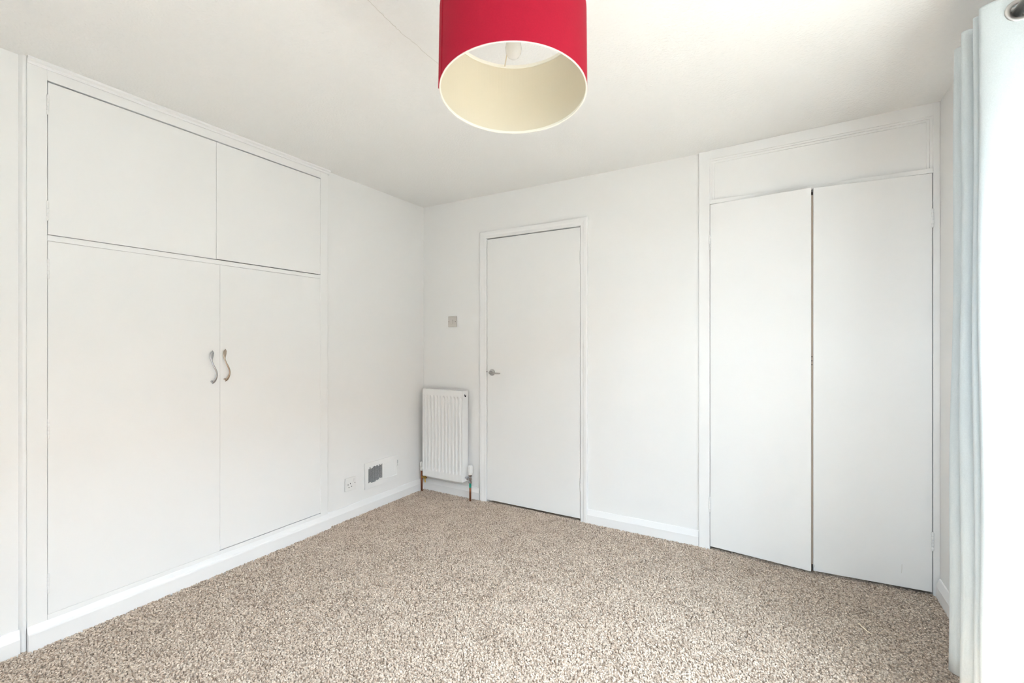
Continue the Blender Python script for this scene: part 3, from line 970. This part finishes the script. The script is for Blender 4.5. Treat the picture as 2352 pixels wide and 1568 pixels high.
ring_me = None
for e, td in eye:
    bm = bmesh.new()
    seg, mseg = 32, 10
    rings = []
    for k in range(seg):
        a = 2 * PI * k / seg
        rings.append([bm.verts.new(((0.0255 + 0.0065 * math.cos(2 * PI * j / mseg)) * math.cos(a), 0.0032 * math.sin(2 * PI * j / mseg), (0.0255 + 0.0065 * math.cos(2 * PI * j / mseg)) * math.sin(a))) for j in range(mseg)])
    for k in range(seg):
        A, B = rings[k], rings[(k + 1) % seg]
        for j in range(mseg):
            bm.faces.new((A[j], A[(j + 1) % mseg], B[(j + 1) % mseg], B[j]))
    ang = math.atan2(td.y, td.x)
    bmesh.ops.transform(bm, matrix=Matrix.Translation((e.x, e.y, POLE_Z)) @ Matrix.Rotation(ang, 4, 'Z'), verts=bm.verts)
    sub('eyelet', bm, M['satin'], cloth, smooth=True)

KP = thing('curtain_pole', (POLE_X, -2.1, POLE_Z), 'metal curtain pole threaded through the curtain eyelets', 'curtain pole')
bm = bmesh.new(); bm_tube(bm, [(POLE_X, -3.55, POLE_Z), (POLE_X, -0.80, POLE_Z)], 0.0125, 20)
obj('rod', bm, M['satin'], KP, smooth=True)
for y in (-3.55, -0.80):
    bm = bmesh.new(); s = -1 if y < -2 else 1
    bm_lathe(bm, [(0.0125, 0.0), (0.017, 0.004 * s), (0.013, 0.010 * s), (0.020, 0.022 * s), (0.021, 0.032 * s), (0.014, 0.044 * s), (0.0, 0.048 * s)], 20, (POLE_X, y, POLE_Z), 'y')
    obj('finial', bm, M['satin'], KP, smooth=True)
for y in (-3.45, -0.845):
    bm = bmesh.new()
    bm_tube(bm, [(POLE_X, y, POLE_Z - 0.012), (POLE_X + 0.03, y, POLE_Z - 0.012), (WR, y, POLE_Z - 0.012)], 0.006, 10)
    bm_lathe(bm, [(0.022, 0.0), (0.022, -0.005), (0.018, -0.007)], 18, (WR, y, POLE_Z - 0.012), 'x')
    obj('bracket', bm, M['satin'], KP, smooth=True)

# ------------------------------------------------------------------ window
N = thing('window_1', (3.43, -2.25, WZ0), 'white framed three-pane window beside the curtain', 'window', kind='structure')
gx0, gx1 = 3.470, 3.530
bm = bmesh.new()
bm_box(bm, gx0, gx1, WY0, WY0 + 0.06, WZ0, WZ1)
bm_box(bm, gx0, gx1, WY1 - 0.06, WY1, WZ0, WZ1)
bm_box(bm, gx0, gx1, WY0 + 0.06, WY1 - 0.06, WZ1 - 0.06, WZ1)
bm_box(bm, gx0, gx1, WY0 + 0.06, WY1 - 0.06, WZ0, WZ0 + 0.05)
for ym in (-1.88, -2.61):
    bm_box(bm, gx0, gx1, ym - 0.03, ym + 0.03, WZ0 + 0.05, WZ1 - 0.06)
obj('window_frame', bm, M['upvc'], N, 0.003)
for y0, y1 in ((WY0 + 0.06, -2.64), (-2.58, -1.91), (-1.85, WY1 - 0.06)):
    bm = bmesh.new(); bm_box(bm, 3.498, 3.502, y0, y1, WZ0 + 0.05, WZ1 - 0.06)
    obj('pane', bm, M['glass'], N)
bm = bmesh.new(); bm_box(bm, 3.300, gx0, WY0 - 0.03, WY1 + 0.005, WZ0 - 0.03, WZ0)
obj('window_sill', bm, M['trim'], N, 0.006)
bm = bmesh.new(); bm_tube(bm, [(3.471, -1.88, 1.22), (3.445, -1.88, 1.22), (3.435, -1.88, 1.25), (3.435, -1.88, 1.33)], 0.007, 8)
obj('window_handle', bm, M['upvc'], N, smooth=True)

N2 = thing('fill_window', (2.35, YB - 0.05, VZ0_), 'white framed window added behind the viewer for fill light', 'window', kind='structure')  # added window, lifts the light on door wall and cupboard
bm = bmesh.new()
fy0, fy1 = YB - 0.085, YB - 0.03
bm_box(bm, VX0, VX0 + 0.05, fy0, fy1, VZ0_, VZ1_)
bm_box(bm, VX1 - 0.05, VX1, fy0, fy1, VZ0_, VZ1_)
bm_box(bm, VX0 + 0.05, VX1 - 0.05, fy0, fy1, VZ1_ - 0.05, VZ1_)
bm_box(bm, VX0 + 0.05, VX1 - 0.05, fy0, fy1, VZ0_, VZ0_ + 0.05)
bm_box(bm, 2.32, 2.38, fy0, fy1, VZ0_ + 0.05, VZ1_ - 0.05)
obj('window_frame', bm, M['upvc'], N2, 0.003)  # frame of the added fill window
for x0, x1 in ((VX0 + 0.05, 2.32), (2.38, VX1 - 0.05)):
    bm = bmesh.new(); bm_box(bm, x0, x1, YB - 0.060, YB - 0.056, VZ0_ + 0.05, VZ1_ - 0.05)
    obj('pane', bm, M['glass'], N2)  # glass of the added fill window
bm = bmesh.new(); bm_box(bm, VX0 - 0.03, VX1 + 0.03, YB - 0.03, YB + 0.04, VZ0_ - 0.025, VZ0_)
obj('window_sill', bm, M['trim'], N2, 0.005)  # sill of the added fill window

# outside: ground, and an overhanging eave added to limit the sun
tag(box('ground', -6.0, 22.0, -42.0, 11.0, -0.30, -0.16, M['paving']), 'dark gravel yard outside the window', 'ground', kind='structure')
bm = bmesh.new()
bm_box(bm, 3.565, 4.34, -4.6, 3.0, 3.20, 3.32)
bm_box(bm, -1.0, 3.565, -4.6, -3.80, 3.20, 3.32)
tag(obj('sun_limit_eave', bm, M['brick']), 'unseen roof eave added above the windows to limit the sun', 'roof', kind='structure')
bm = bmesh.new()
bm_box(bm, 3.565, 3.62, -3.9, 1.0, 2.62, 3.20)
bm_box(bm, -0.9, 3.565, -3.9, -3.80, 2.62, 3.20)
tag(obj('wall_outer', bm, M['brick']), 'outer wall of the house above the windows', 'wall', kind='structure')

NB = thing('house', (13.0, -1.5, -0.16), 'unseen house added across the yard to block low sky', 'house', kind='structure')  # put in out of view to cut low sky light through the window
box('sky_block_wall', 12.0, 18.0, -40.0, 10.0, -0.16, 3.6, M['brick'], NB)
bm = bmesh.new()
bm_prism(bm, [(11.6, 3.5), (18.4, 3.5), (18.4, 3.65), (15.0, 6.2), (11.6, 3.65)], 'y', -40.4, 10.4)
obj('sky_block_roof', bm, M['roof_tile'], NB)
for k, y in enumerate((-30.5, -27.0, -23.5, -20.0, -16.5, -13.0, -9.5, -6.0, -2.5, 1.0, 4.5, 8.0)):
    w_ = box('sky_block_window', 11.96, 12.02, y - 0.7, y + 0.7, 0.9, 2.3, M['upvc'], NB)
    bm = bmesh.new(); bm_box(bm, 11.95, 11.965, y - 0.62, y - 0.03, 0.98, 2.22)
    sub('house_pane', bm, M['dark_glass'], w_)  # pane on the added sky-blocking house
    bm = bmesh.new(); bm_box(bm, 11.95, 11.965, y + 0.03, y + 0.62, 0.98, 2.22)
    sub('house_pane', bm, M['dark_glass'], w_)

G2 = thing('sky_block_house', (9.0, -16.0, -0.16), 'second unseen house added beside the yard to block low sky', 'house', kind='structure')  # another unseen blocker, keeps oblique low sky off the door wall
box('sky_block_wall', 4.6, 11.9, -20.0, -13.0, -0.16, 5.0, M['brick'], G2)
bm = bmesh.new()
bm_prism(bm, [(-20.3, 4.9), (-12.7, 4.9), (-12.7, 5.05), (-16.5, 7.2), (-20.3, 5.05)], 'x', 4.3, 11.9)
obj('sky_block_roof', bm, M['roof_tile'], G2)

# ------------------------------------------------------------------ thin pale curved tube lying on the carpet
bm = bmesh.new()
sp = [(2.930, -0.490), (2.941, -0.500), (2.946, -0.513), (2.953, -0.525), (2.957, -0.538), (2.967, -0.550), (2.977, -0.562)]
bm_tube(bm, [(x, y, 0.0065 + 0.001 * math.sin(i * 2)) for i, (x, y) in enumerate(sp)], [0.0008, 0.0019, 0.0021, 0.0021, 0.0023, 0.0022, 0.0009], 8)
tag(obj('sliver', bm, M['sliver'], smooth=True), 'short pale sliver lying on the carpet near the curtain', 'sliver')

# ------------------------------------------------------------------ carpet pile (real tufts)
bm = bmesh.new()
# floor area from just in front of the camera to the walls
nx, ny = 66, 60
X0, X1, Y0, Y1 = 0.0, WR, -3.0, 0.0
vg = {}
def vv(i, j):
    if (i, j) not in vg:
        vg[(i, j)] = bm.verts.new((X0 + (X1 - X0) * i / nx, Y0 + (Y1 - Y0) * j / ny, -0.0095))
    return vg[(i, j)]
for i in range(nx):
    for j in range(ny):
        c = Vector((X0 + (X1 - X0) * (i + .5) / nx, Y0 + (Y1 - Y0) * (j + .5) / ny, 0))
        r = c - CAM
        if r.x * FWD.x + r.y * FWD.y < 1.15: continue
        bm.faces.new((vv(i, j), vv(i + 1, j), vv(i + 1, j + 1), vv(i, j + 1)))
me = bpy.data.meshes.new('carpet_pile')
bm.to_mesh(me); bm.free()
me.materials.append(M['tuft'])
pile = bpy.data.objects.new('carpet_pile', me)
COL.objects.link(pile)
tag(pile, 'short taupe cut pile of the fitted carpet', 'carpet', kind='stuff')
ng = bpy.data.node_groups.new('pile', 'GeometryNodeTree')
ng.interface.new_socket('Geometry', in_out='INPUT', socket_type='NodeSocketGeometry')
ng.interface.new_socket('Geometry', in_out='OUTPUT', socket_type='NodeSocketGeometry')
nn, ll = ng.nodes, ng.links
gi = nn.new('NodeGroupInput'); go = nn.new('NodeGroupOutput')
dp = nn.new('GeometryNodeDistributePointsOnFaces')
dp.inputs['Density'].default_value = 30000
cone = nn.new('GeometryNodeMeshCone')
cone.inputs['Vertices'].default_value = 6
cone.inputs['Radius Top'].default_value = 0.0034
cone.inputs['Radius Bottom'].default_value = 0.0016
cone.inputs['Depth'].default_value = 0.0105
smt = nn.new('GeometryNodeSetMaterial'); smt.inputs['Material'].default_value = M['tuft']
iop = nn.new('GeometryNodeInstanceOnPoints')
rv = nn.new('FunctionNodeRandomValue'); rv.data_type = 'FLOAT_VECTOR'
rv.inputs[0].default_value = (-0.5, -0.5, 0.0); rv.inputs[1].default_value = (0.5, 0.5, 6.283)
# brushed pile: a slow noise leans neighbouring tufts the same way
pos = nn.new('GeometryNodeInputPosition')
nz = nn.new('ShaderNodeTexNoise'); nz.inputs['Scale'].default_value = 5.0; nz.inputs['Detail'].default_value = 3
ll.new(pos.outputs[0], nz.inputs['Vector'])
vm = nn.new('ShaderNodeVectorMath'); vm.operation = 'SUBTRACT'; vm.inputs[1].default_value = (0.5, 0.5, 0.5)
ll.new(nz.outputs['Color'], vm.inputs[0])
vm2 = nn.new('ShaderNodeVectorMath'); vm2.operation = 'MULTIPLY'; vm2.inputs[1].default_value = (2.2, 2.2, 0.0)
ll.new(vm.outputs[0], vm2.inputs[0])
vm3 = nn.new('ShaderNodeVectorMath'); vm3.operation = 'ADD'
ll.new(vm2.outputs[0], vm3.inputs[0]); ll.new(rv.outputs[0], vm3.inputs[1])
rs = nn.new('FunctionNodeRandomValue'); rs.data_type = 'FLOAT'
rs.inputs[2].default_value = 0.7; rs.inputs[3].default_value = 1.2
tg = nn.new('GeometryNodeTransform'); tg.inputs['Translation'].default_value = (0, 0, 0.0)
ll.new(cone.outputs['Mesh'], tg.inputs['Geometry'])
ll.new(tg.outputs[0], smt.inputs['Geometry'])
ll.new(gi.outputs[0], dp.inputs['Mesh'])
ll.new(dp.outputs['Points'], iop.inputs['Points'])
ll.new(smt.outputs[0], iop.inputs['Instance'])
ll.new(vm3.outputs[0], iop.inputs['Rotation'])
ll.new(rs.outputs[1], iop.inputs['Scale'])
jn = nn.new('GeometryNodeJoinGeometry')
ll.new(iop.outputs[0], jn.inputs[0])
ll.new(gi.outputs[0], jn.inputs[0])
ll.new(jn.outputs[0], go.inputs[0])
md = pile.modifiers.new('pile', 'NODES'); md.node_group = ng
